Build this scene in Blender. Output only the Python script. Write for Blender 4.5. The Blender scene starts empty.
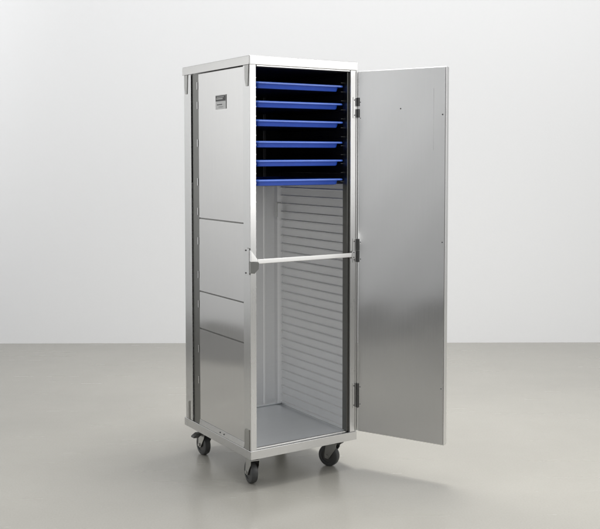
import bpy, bmesh, math, random
from mathutils import Vector, Matrix
random.seed(7)
S = bpy.context.scene
C = S.collection
PI = math.pi

# ------------------------------------------------------------------ camera
CAM_H = 1.3421
cam = bpy.data.objects.new('camera', bpy.data.cameras.new('camera'))
C.objects.link(cam)
cam.location = (0, 0, CAM_H)
cam.rotation_euler = (PI/2 - 0.0510, 0.0019, 0)
cam.data.sensor_width = 36
cam.data.lens = 922.63 / 600 * 36
cam.data.shift_x = (300 - 271.88) / 600
cam.data.shift_y = (205.58 - 264.5) / 600
cam.data.clip_end = 200
S.camera = cam

# ------------------------------------------------------------------ world and lamps
w = bpy.data.worlds.new('World'); S.world = w; w.use_nodes = True
bg = w.node_tree.nodes['Background']
bg.inputs[0].default_value = (0.98, 0.99, 1.0, 1)
bg.inputs[1].default_value = 0.50

def area(name, loc, target, sx, sy, power, col=(1, 1, 1), spread=180):
    l = bpy.data.lights.new(name, 'AREA'); l.shape = 'RECTANGLE'
    l.size = sx; l.size_y = sy; l.energy = power; l.color = col; l.spread = math.radians(spread)
    o = bpy.data.objects.new(name, l); C.objects.link(o)
    o.location = loc
    o.rotation_euler = (Vector(target) - Vector(loc)).to_track_quat('-Z', 'Y').to_euler()
    return o
area('softbox_key', (4.2, 1.6, 2.05), (0.0, 4.0, 1.0), 2.2, 2.5, 48, (1, .985, .96))
area('softbox_wall', (0.9, 3.4, 4.4), (0.9, 6.66, 1.2), 6.5, 1.4, 113, (.99, .992, 1), 165)
area('side_wall_fill', (-1.2, 3.2, 3.7), (-3.35, 3.2, 1.5), 6.0, .8, 54, (.985, .99, 1), 75)  # added lamp, brightens the unseen side wall that the metal mirrors
area('softbox_overhead', (0.5, 4.3, 4.3), (0.9, 3.7, 0.0), 1.1, 1.1, 42, (1, .99, .96), 95)

S.view_settings.view_transform = 'Standard'
S.view_settings.look = 'None'
S.view_settings.exposure = 0.0
S.view_settings.gamma = 1.0
S.render.engine = 'CYCLES'
S.cycles.max_bounces = 10
S.cycles.glossy_bounces = 6

# ------------------------------------------------------------------ materials
def newmat(name):
    m = bpy.data.materials.new(name); m.use_nodes = True
    nt = m.node_tree
    return m, nt, nt.nodes['Principled BSDF']

def metal(name, col, rough, grain=(1, 1, 60), bump=0.02, spread=0.08, aniso=0.0, smudge=0.06, scale=9):
    """brushed sheet metal: fine stretched grain plus soft smudges"""
    m, nt, b = newmat(name)
    N, L = nt.nodes, nt.links
    tc = N.new('ShaderNodeTexCoord')
    mp = N.new('ShaderNodeMapping'); mp.inputs['Scale'].default_value = grain
    L.new(tc.outputs['Object'], mp.inputs[0])
    n1 = N.new('ShaderNodeTexNoise'); n1.inputs['Scale'].default_value = scale; n1.inputs['Detail'].default_value = 6
    L.new(mp.outputs[0], n1.inputs[0])
    n2 = N.new('ShaderNodeTexNoise'); n2.inputs['Scale'].default_value = 4.0; n2.inputs['Detail'].default_value = 5
    n2.inputs['Roughness'].default_value = 0.6
    L.new(tc.outputs['Object'], n2.inputs[0])
    def mr(src, a, c):
        r = N.new('ShaderNodeMapRange'); r.inputs[1].default_value = .25; r.inputs[2].default_value = .75
        r.inputs[3].default_value = a; r.inputs[4].default_value = c
        L.new(src, r.inputs[0]); return r.outputs[0]
    a = N.new('ShaderNodeMath'); a.operation = 'ADD'
    L.new(mr(n1.outputs[0], rough - spread/2, rough + spread/2), a.inputs[0])
    L.new(mr(n2.outputs[0], -smudge/2, smudge/2), a.inputs[1])
    L.new(a.outputs[0], b.inputs['Roughness'])
    mx = N.new('ShaderNodeMix'); mx.data_type = 'RGBA'
    mx.inputs[6].default_value = (*[c*.95 for c in col], 1); mx.inputs[7].default_value = (*[min(1, c*1.04) for c in col], 1)
    L.new(n1.outputs[0], mx.inputs[0]); L.new(mx.outputs[2], b.inputs['Base Color'])
    b.inputs['Metallic'].default_value = 1.0
    b.inputs['Anisotropic'].default_value = aniso
    if bump > .005:
        bp = N.new('ShaderNodeBump'); bp.inputs['Strength'].default_value = bump; bp.inputs['Distance'].default_value = .002
        L.new(n1.outputs[0], bp.inputs['Height']); L.new(bp.outputs[0], b.inputs['Normal'])
    return m

def plain(name, col, rough, metallic=0.0, bump=0.0, bscale=60, var=0.0, spec=.5):
    m, nt, b = newmat(name)
    N, L = nt.nodes, nt.links
    b.inputs['Base Color'].default_value = (*col, 1)
    b.inputs['Roughness'].default_value = rough
    b.inputs['Metallic'].default_value = metallic
    b.inputs['Specular IOR Level'].default_value = spec
    tc = N.new('ShaderNodeTexCoord')
    n = N.new('ShaderNodeTexNoise'); n.inputs['Scale'].default_value = bscale; n.inputs['Detail'].default_value = 5
    L.new(tc.outputs['Object'], n.inputs[0])
    if bump:
        bp = N.new('ShaderNodeBump'); bp.inputs['Strength'].default_value = bump; bp.inputs['Distance'].default_value = .002
        L.new(n.outputs[0], bp.inputs['Height']); L.new(bp.outputs[0], b.inputs['Normal'])
    if var:
        mx = N.new('ShaderNodeMix'); mx.data_type = 'RGBA'
        mx.inputs[6].default_value = (*[c*(1-var) for c in col], 1); mx.inputs[7].default_value = (*[c*(1+var) for c in col], 1)
        L.new(n.outputs[0], mx.inputs[0]); L.new(mx.outputs[2], b.inputs['Base Color'])
    return m

M = {}
M['panel'] = metal('side_sheet_aluminium', (.57, .566, .555), .12, (50, 50, 1), .010, .04, smudge=.02)
M['post'] = metal('post_aluminium', (.56, .56, .55), .22, (50, 50, 1), .02, .06)
M['jamb'] = metal('front_frame_aluminium', (.60, .60, .596), .28, (50, 50, 1), .003, .015, smudge=.03)
M['bar'] = metal('crossbar_aluminium', (.84, .84, .83), .34, (1, 50, 50), .004, .02, smudge=.03)
M['cap'] = metal('cap_aluminium', (.52, .515, .50), .22, (2, 2, 60), .02, .06)
M['base'] = metal('base_aluminium', (.54, .54, .532), .25, (2, 2, 60), .003, .02, smudge=.03)
M['door'] = metal('door_sheet_aluminium', (.495, .495, .492), .13, (60, 60, 1), .012, .02, smudge=.05)
M['door_edge'] = metal('door_edge_aluminium', (.85, .85, .84), .36, (50, 50, 1), .02, .06)
M['stiff'] = metal('stiffener_aluminium', (.97, .97, .97), .40, (40, 40, 1), .004, .03, smudge=.02)
M['inner'] = metal('inner_aluminium', (.92, .922, .925), .48, (2, 2, 40), .02, .06)
M['floorpan'] = metal('floor_pan_aluminium', (.91, .93, .945), .42, (1, 40, 1), .02, .06)
M['steel'] = metal('hinge_steel', (.11, .11, .11), .35, (2, 2, 40), .02, .06)
M['bracket'] = metal('bracket_steel', (.36, .36, .345), .33, (40, 40, 1), .02, .06)
M['channel'] = metal('recess_shade_aluminium', (.17, .17, .16), .32, (40, 40, 1), .02, .06)  # aluminium darkened in its colour to stand in for recess shade
M['fork'] = metal('caster_zinc', (.50, .50, .48), .33, (4, 4, 4), .02, .08)
M['dark_fork'] = plain('caster_dark_housing', (.07, .07, .067), .36, .3, .05, 90)
M['rubber'] = plain('caster_rubber', (.05, .052, .052), .42, 0, .08, 120, .15)
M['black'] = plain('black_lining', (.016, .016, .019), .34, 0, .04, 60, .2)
M['rivet'] = plain('dark_rivet', (.10, .10, .10), .35, .8)
M['blue'] = plain('blue_tray_plastic', (.028, .115, .68), .24, 0, .35, 22, .12)
M['bluerim'] = plain('blue_tray_rim_plastic', (.085, .21, .82), .18, 0, .5, 20, .15)
M['ink'] = plain('plate_dark_print', (.03, .03, .03), .45)
M['plate'] = plain('plate_foil', (.42, .42, .41), .4, .5)
M['platelight'] = plain('plate_light_print', (.35, .35, .34), .5)

for k_ in ('blue', 'bluerim'):
    b_ = M[k_].node_tree.nodes['Principled BSDF']; b_.inputs['Coat Weight'].default_value = .25; b_.inputs['Coat Roughness'].default_value = .12
# polished concrete
m, nt, b = newmat('polished_concrete'); N, L = nt.nodes, nt.links
tc = N.new('ShaderNodeTexCoord')
n1 = N.new('ShaderNodeTexNoise'); n1.inputs['Scale'].default_value = .9; n1.inputs['Detail'].default_value = 8; n1.inputs['Roughness'].default_value = .62
n2 = N.new('ShaderNodeTexNoise'); n2.inputs['Scale'].default_value = 140; n2.inputs['Detail'].default_value = 4
L.new(tc.outputs['Object'], n1.inputs[0]); L.new(tc.outputs['Object'], n2.inputs[0])
cr = N.new('ShaderNodeValToRGB')
cr.color_ramp.elements[0].position = .22; cr.color_ramp.elements[0].color = (.345, .333, .300, 1)
cr.color_ramp.elements[1].position = .78; cr.color_ramp.elements[1].color = (.410, .397, .358, 1)
L.new(n1.outputs[0], cr.inputs[0])
mx = N.new('ShaderNodeMix'); mx.data_type = 'RGBA'; mx.blend_type = 'MULTIPLY'; mx.inputs[0].default_value = .16
L.new(cr.outputs[0], mx.inputs[6]); L.new(n2.outputs[0], mx.inputs[7]); L.new(mx.outputs[2], b.inputs['Base Color'])
rr = N.new('ShaderNodeMapRange'); rr.inputs[1].default_value = .0; rr.inputs[2].default_value = 1.0
rr.inputs[3].default_value = .20; rr.inputs[4].default_value = .30
L.new(n1.outputs[0], rr.inputs[0]); L.new(rr.outputs[0], b.inputs['Roughness'])
bp = N.new('ShaderNodeBump'); bp.inputs['Strength'].default_value = .05; bp.inputs['Distance'].default_value = .002
L.new(n2.outputs[0], bp.inputs['Height']); L.new(bp.outputs[0], b.inputs['Normal'])
b.inputs['Specular IOR Level'].default_value = .45
# faint drag marks: long stretched noise, only in the gloss
mp_ = N.new('ShaderNodeMapping'); mp_.inputs['Scale'].default_value = (.5, 9, 1); mp_.inputs['Rotation'].default_value = (0, 0, .5)
n3 = N.new('ShaderNodeTexNoise'); n3.inputs['Scale'].default_value = 3.0; n3.inputs['Detail'].default_value = 7
L.new(tc.outputs['Object'], mp_.inputs[0]); L.new(mp_.outputs[0], n3.inputs[0])
r3 = N.new('ShaderNodeMapRange'); r3.inputs[1].default_value = .55; r3.inputs[2].default_value = .8; r3.inputs[3].default_value = 0; r3.inputs[4].default_value = .05
L.new(n3.outputs[0], r3.inputs[0])
ad = N.new('ShaderNodeMath'); ad.operation = 'ADD'
L.new(rr.outputs[0], ad.inputs[0]); L.new(r3.outputs[0], ad.inputs[1]); L.new(ad.outputs[0], b.inputs['Roughness'])
M['floor'] = m
M['floor_edge'] = plain('dark_floor_edging', (.165, .162, .154), .45, 0, .1, 80, .08)
M['wall'] = plain('white_painted_wall', (.80, .802, .805), .75, 0, .12, 70, .01, .25)

# ------------------------------------------------------------------ mesh helpers
class MB:
    def __init__(s): s.bm = bmesh.new()
    def _merge(s, b):
        me = bpy.data.meshes.new('t'); b.to_mesh(me); b.free(); s.bm.from_mesh(me); bpy.data.meshes.remove(me)
    def box(s, x0, x1, y0, y1, z0, z1, bev=0.0012, seg=2, mat=None):
        b = bmesh.new(); bmesh.ops.create_cube(b, size=1)
        for v in b.verts:
            v.co = Vector(((x0+x1)/2 + v.co.x*(x1-x0), (y0+y1)/2 + v.co.y*(y1-y0), (z0+z1)/2 + v.co.z*(z1-z0)))
        bev = min(bev, .3*min(abs(x1-x0), abs(y1-y0), abs(z1-z0)))
        if bev > 0: bmesh.ops.bevel(b, geom=b.edges[:], offset=bev, segments=seg, affect='EDGES', profile=.5)
        if mat is not None: bmesh.ops.transform(b, matrix=mat, verts=b.verts)
        s._merge(b); return s
    def cyl(s, p0, p1, r, n=24, r2=None, bev=0):
        p0, p1 = Vector(p0), Vector(p1); d = p1-p0
        b = bmesh.new(); bmesh.ops.create_cone(b, cap_ends=True, segments=n, radius1=r, radius2=r if r2 is None else r2, depth=d.length)
        if bev:
            ed = [e for e in b.edges if len(e.link_faces) == 2 and any(len(f.verts) > 4 for f in e.link_faces)]
            bmesh.ops.bevel(b, geom=ed, offset=bev, segments=3, affect='EDGES', profile=.5)
        bmesh.ops.transform(b, matrix=Matrix.Translation((p0+p1)/2) @ d.to_track_quat('Z', 'Y').to_matrix().to_4x4(), verts=b.verts)
        s._merge(b); return s
    def prism(s, pts, axis, a0, a1, bev=0.0, mat=None):
        """outline pts (2D) extruded along axis x|y|z from a0 to a1"""
        b = bmesh.new()
        def P(p, a): return {'x': (a, p[0], p[1]), 'y': (p[0], a, p[1]), 'z': (p[0], p[1], a)}[axis]
        v0 = [b.verts.new(P(p, a0)) for p in pts]; v1 = [b.verts.new(P(p, a1)) for p in pts]
        b.faces.new(v0); b.faces.new(v1[::-1])
        for i in range(len(pts)):
            j = (i+1) % len(pts); b.faces.new((v0[j], v0[i], v1[i], v1[j]))
        bmesh.ops.recalc_face_normals(b, faces=b.faces)
        if bev: bmesh.ops.bevel(b, geom=b.edges[:], offset=bev, segments=2, affect='EDGES', profile=.5)
        if mat is not None: bmesh.ops.transform(b, matrix=mat, verts=b.verts)
        s._merge(b); return s
    def build(s, name, mat, parent=None, off=(0, 0, 0), smooth=True):
        bmesh.ops.translate(s.bm, verts=s.bm.verts, vec=off)
        me = bpy.data.meshes.new(name); s.bm.to_mesh(me); s.bm.free()
        me.materials.append(mat)
        if smooth:
            for p in me.polygons: p.use_smooth = True
            me.set_sharp_from_angle(angle=math.radians(32))
        o = bpy.data.objects.new(name, me); C.objects.link(o)
        if smooth and len(me.polygons) > 8:
            wn = o.modifiers.new('weighted', 'WEIGHTED_NORMAL'); wn.keep_sharp = True; wn.weight = 100
        if parent: o.parent = parent
        return o

def empty(name, loc, rz=0, parent=None):
    o = bpy.data.objects.new(name, None); C.objects.link(o); o.empty_display_size = .1
    o.location = loc; o.rotation_euler = (0, 0, rz)
    if parent: o.parent = parent
    return o
def tag(o, label, cat, group=None):
    o['label'] = label; o['category'] = cat
    if group: o['group'] = group
    return o

# ------------------------------------------------------------------ setting
WALL_Y = 6.66
o = MB().box(-3.35, 7.5, -3.0, WALL_Y, -.1, 0, 0).build('floor', M['floor']); o['kind'] = 'structure'
o = MB().box(-3.5, 7.5, WALL_Y, WALL_Y+.12, -.1, 4.6, 0).build('wall', M['wall']); o['kind'] = 'structure'
o = MB().box(-3.5, -3.35, -3.0, WALL_Y-.002, -.1, 3.6, 0).build('side_wall', M['wall']); o['kind'] = 'structure'

# dark rubber runner along the foot of the side wall (seen mirrored in the side panels and the door)
o = MB().box(-3.345, -2.05, -3.0, WALL_Y-.004, .0, .004, 0).build('floor_runner', M['floor_edge']); o['kind'] = 'structure'

# ------------------------------------------------------------------ cabinet
W, D, H = .5317, .596, 1.75
YAW = .5540
CX, CY = -.08835, 3.65904
ex = Vector((math.cos(YAW), math.sin(YAW), 0)); ey = Vector((-math.sin(YAW), math.cos(YAW), 0))
corner = Vector((CX, CY, 0))
OFF = (-W/2, -D/2, 0)
cab = empty('pan_cabinet', corner + ex*W/2 + ey*D/2, YAW)
tag(cab, 'tall brushed aluminium pan cabinet on four casters with its door swung open', 'cabinet')
def part(mb, name, mat, parent=None): return mb.build(name, M[mat], parent or cab, OFF)
def rel(mb, name, mat, parent): return mb.build(name, M[mat], parent, (0, 0, 0))

ZB0, ZB1, ZC = .1264, .1631, 1.7141
# roof cap: a shallow folded lid
mb = MB()
mb.box(0, W, 0, D, ZC+.004, H, .003, 3)
mb.box(0, W, -.0005, .004, ZC, ZC+.03, .001)
mb.box(-.0005, .003, .0045, D-.0045, ZC, ZC+.03, .001)
mb.box(W-.003, W+.0005, .0045, D-.0045, ZC, ZC+.03, .001)
mb.box(0, W, D-.004, D+.0005, ZC, ZC+.03, .001)
part(mb, 'roof_cap', 'cap')
# front face of the cap is the bright frame channel
part(MB().box(.0015, W-.0015, -.003, -.0006, ZC+.0015, H-.002, .0009), 'cap_front_rail', 'jamb')

# base frame: four rails of rectangular tube, mitred into a ring
mb = MB()
mb.box(0, W, 0, .03, ZB0, ZB1, .0022, 3)
mb.box(0, W, D-.03, D, ZB0, ZB1, .0022, 3)
mb.box(0.0004, .03, .0303, D-.0303, ZB0+.0004, ZB1-.0004, .0018, 3)
mb.box(W-.03, W-.0004, .0303, D-.0303, ZB0+.0004, ZB1-.0004, .0018, 3)
base = part(mb, 'base_frame', 'base')
part(MB().box(.001, W-.001, -.0024, -.0003, ZB0+.0012, ZB1-.0012, .0008), 'base_front_rail', 'base')

# corner posts
def Lpost(name, mat, pts, z0=ZB1+.0005, z1=ZC-.0005):
    return part(MB().prism(pts, 'z', z0, z1, .0011), name, mat)
t = .003
# front left: wide side leg, narrow front leg
Lpost('front_post', 'post', [(.003, .004), (.0055, .004), (.0055, .056), (.003, .056)])
part(MB().box(.003, .030, .0005, .0036, ZB1+.0005, ZC-.0005, .001).box(.0272, .030, .0040, .016, ZB1+.0005, ZC-.0005, .0006), 'front_jamb', 'jamb')
Lpost('front_post', 'post', [(W-.0055, .004), (W-.003, .004), (W-.003, .056), (W-.0055, .056)])
part(MB().box(.497, .5235, .0005, .0036, ZB1+.0005, ZC-.0005, .001).box(.497, .4998, .0040, .012, ZB1+.0005, ZC-.0005, .0006), 'front_jamb', 'jamb')
part(MB().box(.5245, .5345, -.0035, -.0008, ZB1+.003, ZC-.004, .0006), 'hinge_strip', 'jamb')
part(MB().box(.036, .497, .004, .012, ZC-.006, ZC-.0005, .001), 'head_rail', 'jamb')
# rear posts
Lpost('rear_post', 'post', [(.003, .518), (.0055, .518), (.0055, .582), (.05, .582), (.05, .585), (.003, .585)])
Lpost('rear_post', 'post', [(W-.003, .518), (W-.0055, .518), (W-.0055, .582), (W-.05, .582), (W-.05, .585), (W-.003, .585)])
# inner web of the channel beside the rear post, recess shade put in its colour
part(MB().box(.0085, .0100, .4525, .5165, ZB1, ZC-.001, .0004), 'channel_web', 'channel')
for z in (1.66, 1.575, 1.41, 1.24, 1.11, .98, .83, .70, .50, .36):
    part(MB().box(.0060, .0082, .460, .467, z-.016, z+.016, .001), 'channel_tab', 'post')

# left side skin: four stacked sheets with shadow gaps, each a hair out of plane
def sheet(u, v0, v1, z0, z1, tilt, th=.002):
    """slightly bowed thin sheet, normal along -x, folded top/bottom lips"""
    b = bmesh.new(); nv, nz = 24, 14
    g = []
    for i in range(nz+1):
        row = []
        for j in range(nv+1):
            a, c = j/nv, i/nz
            bow = .0012*math.sin(PI*a)*math.sin(PI*c) * tilt[2]
            row.append(b.verts.new((u - bow + tilt[0]*(a-.5) + tilt[1]*(c-.5), v0+(v1-v0)*a, z0+(z1-z0)*c)))
        g.append(row)
    for i in range(nz):
        for j in range(nv):
            b.faces.new((g[i][j], g[i+1][j], g[i+1][j+1], g[i][j+1]))
    bmesh.ops.recalc_face_normals(b, faces=b.faces)
    r = bmesh.ops.extrude_face_region(b, geom=b.faces[:])
    vs = [e for e in r['geom'] if isinstance(e, bmesh.types.BMVert)]
    bmesh.ops.translate(b, verts=vs, vec=(th, 0, 0))
    bmesh.ops.recalc_face_normals(b, faces=b.faces)
    m_ = MB(); m_._merge(b); return m_
for z0, z1, tl in ((1.084, 1.709, (.0006, -.001, 1)), (.762, 1.078, (.0004, .0006, .6)), (.597, .756, (.0004, .0008, .4)), (.184, .5912, (.0003, -.0010, .3))):
    part(sheet(.0075, .0575, .452, z0, z1, tl), 'side_panel', 'panel')
part(MB().box(.0105, .0125, .057, .45, .19, ZC-.002, .0004), 'side_backing', 'channel')
# right outer skin
part(MB().box(W-.0085, W-.0062, .01, .52, ZB1+.001, ZC-.001, .0004), 'side_panel', 'panel')
# bottom flange with rivets
mb = MB().prism([(.0020, .1636), (.0035, .1636), (.0072, .186), (.0060, .186)], 'y', .0575, .452, .0003)
fl = part(mb, 'bottom_flange', 'post')
for v in (.262, .228):
    part(MB().cyl((.0048, v, .175), (.0018, v, .1745), .0035, 14, .0028), 'rivet', 'rivet', fl)
# gussets at top and bottom of the posts
def gusset(v0, v1, z0, z1, nm='gusset'):
    vm = (v0+v1)/2
    g = part(MB().prism([(v0, z1), (v1, z1), (v1-.001, z0+.03), (vm+.006, z0), (vm-.010, z0)], 'x', .0003, .0028, .0006), nm, 'bracket')
    return g
gusset(.008, .040, ZC-.085, ZC-.001)
gusset(.546, .578, ZC-.085, ZC-.001)
for v0, v1 in ((.012, .050), (.545, .560)):
    part(MB().prism([(v0, ZB1+.0005), (v1, ZB1+.0005), (v1, ZB1+.075), (v1-.008, ZB1+.085), (v0, ZB1+.085)], 'x', .0006, .0028, .0005), 'gusset', 'bracket')

# maker's plate: dark upper half, pale lower half
pl = part(MB().box(.0040, .0062, .200, .290, 1.549, 1.608, .0006), 'label_plate', 'plate')
def onplate(v0, v1, z0, z1, mat, nm): part(MB().box(.0030 if mat == 'ink' else .0022, .0039 if mat == 'ink' else .0029, v0, v1, z0, z1, .0001), nm, mat, pl)
onplate(.203, .287, 1.582, 1.605, 'ink', 'print_band')
onplate(.214, .276, 1.5975, 1.6005, 'platelight', 'print_line')
onplate(.224, .280, 1.589, 1.595, 'platelight', 'print_line')
onplate(.232, .276, 1.566, 1.5695, 'ink', 'print_line')
onplate(.222, .262, 1.557, 1.5585, 'ink', 'print_line')

# inner liner: ribbed rack walls
PITCH = .0381
Z0RIB = 1.2455
def ribwall(u, sgn, zlo, zhi, v0=.045, v1=.5655):
    """sheet at x=u with pressed ledges that stick out along sgn*x; profile in (x,z) run along y"""
    prof = []
    k = math.floor((zhi - Z0RIB)/PITCH)
    zt = zhi
    prof.append((u, zt))
    while True:
        zl = Z0RIB + k*PITCH
        if zl - .012 < zlo: break
        if zl < zt:
            prof += [(u, zl+.0008), (u+sgn*.0020, zl), (u+sgn*.0084, zl-.0010), (u+sgn*.0098, zl-.0024), (u+sgn*.0096, zl-.0044), (u+sgn*.0030, zl-.0068), (u, zl-.0085)]
        k -= 1
    prof.append((u, zlo))
    b = bmesh.new()
    f0 = [b.verts.new((p[0], v0, p[1])) for p in prof]; f1 = [b.verts.new((p[0], v1, p[1])) for p in prof]
    for i in range(len(prof)-1): b.faces.new((f0[i], f0[i+1], f1[i+1], f1[i]))
    r = bmesh.ops.extrude_face_region(b, geom=b.faces[:])
    vs = [e for e in r['geom'] if isinstance(e, bmesh.types.BMVert)]
    bmesh.ops.translate(b, verts=vs, vec=(-sgn*.0014, 0, 0))
    bmesh.ops.recalc_face_normals(b, faces=b.faces)
    m_ = MB(); m_._merge(b); return m_
UL, UR = .030, .502
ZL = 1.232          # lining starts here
part(ribwall(UL, 1, .1603, ZL), 'rack_wall', 'inner')
part(ribwall(UR, -1, .1603, ZL), 'rack_wall', 'inner')
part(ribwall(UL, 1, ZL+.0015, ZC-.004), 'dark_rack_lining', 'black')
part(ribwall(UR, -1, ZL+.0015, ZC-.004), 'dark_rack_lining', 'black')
# filler behind the right jamb, recess shade put in its dark colour
part(MB().box(.4885, .4967, .0135, .0445, ZB1+.0032, ZC-.008, .0004), 'jamb_return', 'channel')
part(MB().box(.0225, .0240, .018, .0445, ZB1+.002, ZC-.002, .0003), 'jamb_return', 'bracket')
# back panel with pressed vertical stiffeners
bp_ = MB().box(UL-.004, UR+.004, .566, .569, .168, ZL, .0003)
part(bp_, 'back_panel', 'inner')
part(MB().prism([(.404, .5657), (.4075, .5625), (.4155, .5625), (.419, .5657)], 'z', .168, ZL, 0), 'back_stiffener', 'stiff')
part(MB().prism([(.468, .5657), (.476, .5530), (.4900, .5480), (.5019, .5480), (.5019, .5657)], 'z', .168, ZL, 0), 'back_stiffener', 'inner')
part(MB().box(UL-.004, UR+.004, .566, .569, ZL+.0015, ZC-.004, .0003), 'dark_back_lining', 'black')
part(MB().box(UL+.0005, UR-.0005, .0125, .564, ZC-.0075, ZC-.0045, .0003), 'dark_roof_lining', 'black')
part(MB().box(.404, .419, .561, .5645, ZL+.002, ZC-.01, .0008), 'back_stiffener', 'bracket')
# small clip on the back corner
part(MB().box(.4705, .4745, .545, .5575, 1.065, 1.135, .0008).box(.4750, .492, .545, .549, 1.130, 1.135, .0008), 'corner_clip', 'post')
# floor pan
part(MB().box(UL-.004, UR+.004, .0305, .564, ZB1-.010, ZB1-.003, .001).box(UL+.001, UR-.001, .560, .5655, ZB1-.002, ZB1+.005, .001), 'floor_pan', 'floorpan')
part(MB().box(.031, .497, .0185, .0300, ZB1-.0005, ZB1+.0028, .0008), 'threshold', 'base')

# light aluminium lips at the front ends of the rack ledges
lip0 = part(MB().box(.0302, .0370, .0100, .0135, -.003, 0, .0004), 'ledge_lip', 'jamb')
lip1 = part(MB().box(.4770, .4882, .0415, .0435, -.0028, -.0006, .0003), 'ledge_lip', 'jamb')
lip0.location.z = Z0RIB - 27*PITCH; lip1.location.z = Z0RIB
for k in range(-26, 12):
    c = lip0.copy(); C.objects.link(c); c.parent = cab; c.location.z = Z0RIB + k*PITCH
for k in range(1, 12):
    c = lip1.copy(); C.objects.link(c); c.parent = cab; c.location.z = Z0RIB + k*PITCH
# crossbar
cb = part(MB().box(.0315, .514, -.0085, -.0030, .9215, .9400, .0015, 3), 'crossbar', 'bar')
part(MB().box(.4985, .5155, -.0105, -.0088, .915, .947, .0008), 'end_plate', 'jamb', cb)
for z in (.9205, .9415): part(MB().cyl((.507, -.0104, z), (.507, -.0125, z), .0022, 12), 'screw', 'rivet', cb)
# latch keeper wrapping the left front corner
mb = MB()
mb.prism([(-.003, .932), (.0305, .930), (.027, .941), (-.003, .978)], 'y', -.0145, -.0003, .0012)
kp = part(mb, 'latch_keeper', 'bar')
part(MB().prism([(-.0035, .9305), (.0275, .9290), (.0265, .903), (.0120, .884), (-.0035, .886)], 'y', -.0185, -.0004, .0010, Matrix(((1, 0, 0, 0), (-.55, 1, 0, .008), (0, 0, 1, 0), (0, 0, 0, 1)))), 'keeper_pocket', 'bracket', kp)
part(MB().box(-.0050, -.0036, -.001, .036, .876, .984, .0005), 'keeper_plate', 'post', kp)
for z in (.9755, .8845): part(MB().cyl((-.0050, .024, z), (-.0075, .024, z), .0035, 14, .0028), 'screw', 'rivet', kp)

# hinges on the right jamb
def hinge(z0, z1, split):
    zm = (z0+z1)/2
    mb = MB()
    segs = [(z0, zm-.006), (zm+.006, z1)] if split else [(z0, zm-.0006), (zm+.0006, z1)]
    for a, c in segs: mb.cyl((.5295, -.0090, a), (.5295, -.0090, c), .0052, 18, bev=.0008)
    h = part(mb, 'hinge', 'steel')
    part(MB().box(.509, .5240, -.0017, .0003, z0-.002, z1+.002, .0005), 'leaf', 'jamb', h)
    for z in (z0+.010, z1-.010): part(MB().cyl((.5155, -.0018, z), (.5155, -.0034, z), .0028, 14, .0022), 'screw', 'rivet', h)
hinge(1.515, 1.599, True)
hinge(.899, .998, False)
hinge(.269, .374, False)

# door, swung open past square
DA = -1.11524
dw, dz0, dz1, dt = .3959, .1654, 1.7105, .028
dr = empty('door', Vector((W, -.005, 0)) + Vector(OFF), DA, cab)
rel(MB().box(.002, dw, .0012, dt, dz0, dz1, .0018, 3), 'door_shell', 'door_edge', dr)
# inner skin: very slightly bowed sheet
b = bmesh.new(); g = []
for i in range(41):
    g.append([b.verts.new((.0035+(dw-.0075)*j/20, -.0004 + .0012*math.sin(PI*j/20)*math.sin(PI*i/40) + .0003*math.sin(i*.7)*math.sin(j*.45), dz0+.003+(dz1-dz0-.007)*i/40)) for j in range(21)])
for i in range(40):
    for j in range(20): b.faces.new((g[i][j], g[i][j+1], g[i+1][j+1], g[i+1][j]))
bmesh.ops.recalc_face_normals(b, faces=b.faces)
r = bmesh.ops.extrude_face_region(b, geom=b.faces[:])
bmesh.ops.translate(b, verts=[e for e in r['geom'] if isinstance(e, bmesh.types.BMVert)], vec=(0, -.0012, 0))
bmesh.ops.recalc_face_normals(b, faces=b.faces)
mb = MB(); mb._merge(b); rel(mb, 'door_skin', 'door', dr)
for x, z, rr_ in ((.197, 1.547, .0032), (.381, 1.518, .0036), (.012, 1.512, .0022), (.012, 1.580, .0022), (.383, 1.001, .0028), (.014, .985, .0024), (.014, .912, .0024), (.014, .36, .0024), (.014, .285, .0024), (.383, .40, .0024)):
    rel(MB().cyl((x, -.0005, z), (x, -.0030, z), rr_, 14, rr_*.8), 'rivet', 'rivet', dr)

rel(MB().box(.3415, .3427, -.0019, -.0012, 1.375, 1.625, .0001), 'crease', 'door', dr)

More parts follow.
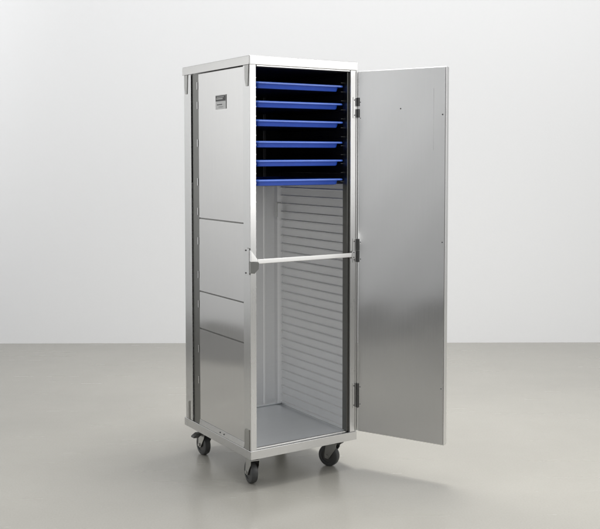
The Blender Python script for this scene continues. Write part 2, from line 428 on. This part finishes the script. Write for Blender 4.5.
# ------------------------------------------------------------------ casters (part > sub-part)
def ground(px, py):
    X = (px - 271.88)/922.63; Y = (205.58 - py)/922.63
    c, s = math.cos(.051), math.sin(.051)
    d = Vector((X, c + Y*s, -s + Y*c)); k = -CAM_H/d.z
    return Vector((d.x*k, d.y*k, 0))
def caster(contact, ang, dark=False, pedal=None, horn=False):
    """contact: world point under the wheel; ang: world heading of the axle (towards the camera side)"""
    c = empty('caster', (0, 0, 0), 0, cab)
    inv = (Matrix.Translation(cab.location) @ Matrix.Rotation(YAW, 4, 'Z')).inverted()
    lp = inv @ contact
    c.location = (lp.x, lp.y, 0); c.rotation_euler = (0, 0, ang - YAW)
    # local: +x axle direction, +y rolling direction; stem sits at +y .026
    R, wd, sy = .047, .030, .024
    mb = MB()
    # tyre with rounded shoulders by lathe about x
    prof = [(-.5, .62), (-.5, .86), (-.42, .96), (-.22, 1.0), (.22, 1.0), (.42, .96), (.5, .86), (.5, .62)]
    n = 48; b = bmesh.new(); rings = []
    for i in range(n):
        a = 2*PI*i/n
        rings.append([b.verts.new((p[0]*wd, p[1]*R*math.cos(a), R + p[1]*R*math.sin(a))) for p in prof])
    for i in range(n):
        q = rings[(i+1) % n]
        for j in range(len(prof)-1): b.faces.new((rings[i][j], rings[i][j+1], q[j+1], q[j]))
        b.faces.new((rings[i][-1], rings[i][0], q[0], q[-1]))
    bmesh.ops.recalc_face_normals(b, faces=b.faces)
    mb._merge(b); rel(mb, 'tyre', 'rubber', c)
    mb = MB(); mb.cyl((-wd*.42, 0, R), (wd*.42, 0, R), R*.64, 40, bev=.0015)
    mb.cyl((-wd*.56, 0, R), (wd*.56, 0, R), .013, 24, bev=.001); rel(mb, 'hub', 'dark_fork', c)
    # fork: two cheeks + crown
    fm = 'bracket' if dark else 'fork'
    mb = MB()
    for s in (-1, 1):
        x0, x1 = sorted((s*(wd*.5+.0035), s*(wd*.5+.006)))
        mb.prism([(-.011, R-.010), (-.013, R+.004), (-.004, .106), (.046, .106), (.042, .085), (.013, R-.004), (.006, R-.012)], 'x', x0, x1, .0006)
        mb.cyl((s*(wd*.5+.006), 0, R), (s*(wd*.5+.011), 0, R), .0075, 6, bev=.0008)
    mb.box(-wd*.5-.006, wd*.5+.006, -.006, .048, .1045, .1085, .0012)
    rel(mb, 'fork', fm, c)
    mb = MB().cyl((0, sy, .109), (0, sy, .1185), .020, 28, bev=.0015)
    mb.box(-.030, .030, sy-.034, sy+.034, .1190, ZB0-.0004, .0012)
    rel(mb, 'mounting_plate', 'dark_fork', c)
    if pedal:
        a = pedal
        mb = MB().prism([(-.004, .100), (-.002, .092), (-.030, .086), (-.052, .088), (-.050, .094), (-.026, .105)], 'x', -.014, .014, .0012)
        rel(mb, 'brake_pedal', 'dark_fork', c)
    return c
fl_ = caster(ground(250.5, 482.5), math.radians(203), False, None)
fr_ = caster(ground(328.5, 465.5), math.radians(238), True, True)
bl_ = caster(ground(203.0, 454.0), math.radians(212), False, None)
br_ = caster(corner + ex*(W-.08) + ey*(D-.1), math.radians(200), True, None)
rel(MB().prism([(.018, .116), (.018, .104), (.040, .100), (.064, .108), (.066, .117)], 'x', -.014, .014, .0012), 'brake_pedal', 'dark_fork', fr_)
# brake lever of the rear left caster points out to the left
mb = MB().prism([(.020, .104), (.020, .094), (.034, .084), (.058, .086), (.056, .093), (.036, .104)], 'y', -.012, .016, .0012)
rel(mb, 'brake_pedal', 'dark_fork', bl_)

# ------------------------------------------------------------------ trays
TZ = [1.6500, 1.5745, 1.4970, 1.4125, 1.3350, 1.2555]
U0, U1 = .0445, .4875
V0, V1 = .030, .552
def rrect(x0, x1, y0, y1, r, n=6):
    pts = []
    for cx_, cy_, a0 in ((x1-r, y1-r, 0), (x0+r, y1-r, 90), (x0+r, y0+r, 180), (x1-r, y0+r, 270)):
        for i in range(n+1):
            a = math.radians(a0 + 90*i/n); pts.append((cx_+r*math.cos(a), cy_+r*math.sin(a)))
    return pts
def loft(levels, close_last=True):
    b = bmesh.new(); prev = None
    for (ins, z, r) in levels:
        pts = rrect(-wx/2+ins, wx/2-ins, -wy/2+ins, wy/2-ins, r)
        row = [b.verts.new((p[0], p[1], z)) for p in pts]
        if prev:
            for i in range(len(row)):
                j = (i+1) % len(row); b.faces.new((prev[i], prev[j], row[j], row[i]))
        prev = row
    if close_last: b.faces.new(prev)
    bmesh.ops.recalc_face_normals(b, faces=b.faces)
    m_ = MB(); m_._merge(b); return m_
wx, wy = U1-U0, V1-V0
labels = ['topmost of the six blue trays, right under the cabinet roof',
          'second blue tray from the top of the cabinet',
          'third blue tray from the top, above the middle of the tray stack',
          'fourth blue tray from the top, below the middle of the tray stack',
          'second lowest of the six blue trays',
          'lowest blue tray, at the edge of the empty ribbed compartment']
def make_tray():
    rt = empty('food_tray', (0, 0, 0))
    # body: outer wall down to the bottom, bottom, inner wall up
    bd = loft([(.0165, -.0035, .016), (.0200, -.022, .016), (.0225, -.0250, .014), (.0240, -.0254, .014), (.0240, -.0240, .014)], False)
    bd = rel(bd, 'tray_body', 'blue', rt)
    rel(loft([(.0245, -.0246, .013), (.0265, -.0262, .012), (.030, -.0266, .010)]), 'tray_base', 'black', rt)  # underside coloured black to stand in for the shade below the tray
    inn = loft([(.0185, -.0030, .014), (.0225, -.021, .013), (.0280, -.0235, .010)])
    rel(inn, 'tray_inside', 'blue', rt)
    rim = loft([(.0190, -.0032, .014), (.0170, -.0004, .015), (.0145, .0010, .016), (.0050, .0006, .018), (.0010, -.0008, .020), (.0, -.0038, .020), (.0006, -.0072, .020), (.0022, -.0076, .019), (.0026, -.0042, .018), (.0165, -.0036, .016)], False)
    rel(rim, 'tray_rim', 'bluerim', rt)
    return rt
proto = make_tray()
kids = list(proto.children)
for i, z in enumerate(TZ):
    if i == 0: t_ = proto
    else:
        t_ = proto.copy(); C.objects.link(t_)
        for k in kids:
            c = k.copy(); C.objects.link(c); c.parent = t_
    dv = (0, .003, -.001, .002, 0, .001)[i]
    p = corner + ex*((U0+U1)/2) + ey*((V0+V1)/2 + dv)
    t_.location = (p.x, p.y, z + .001)
    t_.rotation_euler = ((0, .002, -.001, .003, 0, .001)[i], (.001, -.0015, .002, 0, -.002, .001)[i], YAW + (0, .002, -.001, .001, .0015, -.001)[i])
    tag(t_, labels[i], 'tray', 'blue trays in the upper rack of the cabinet')
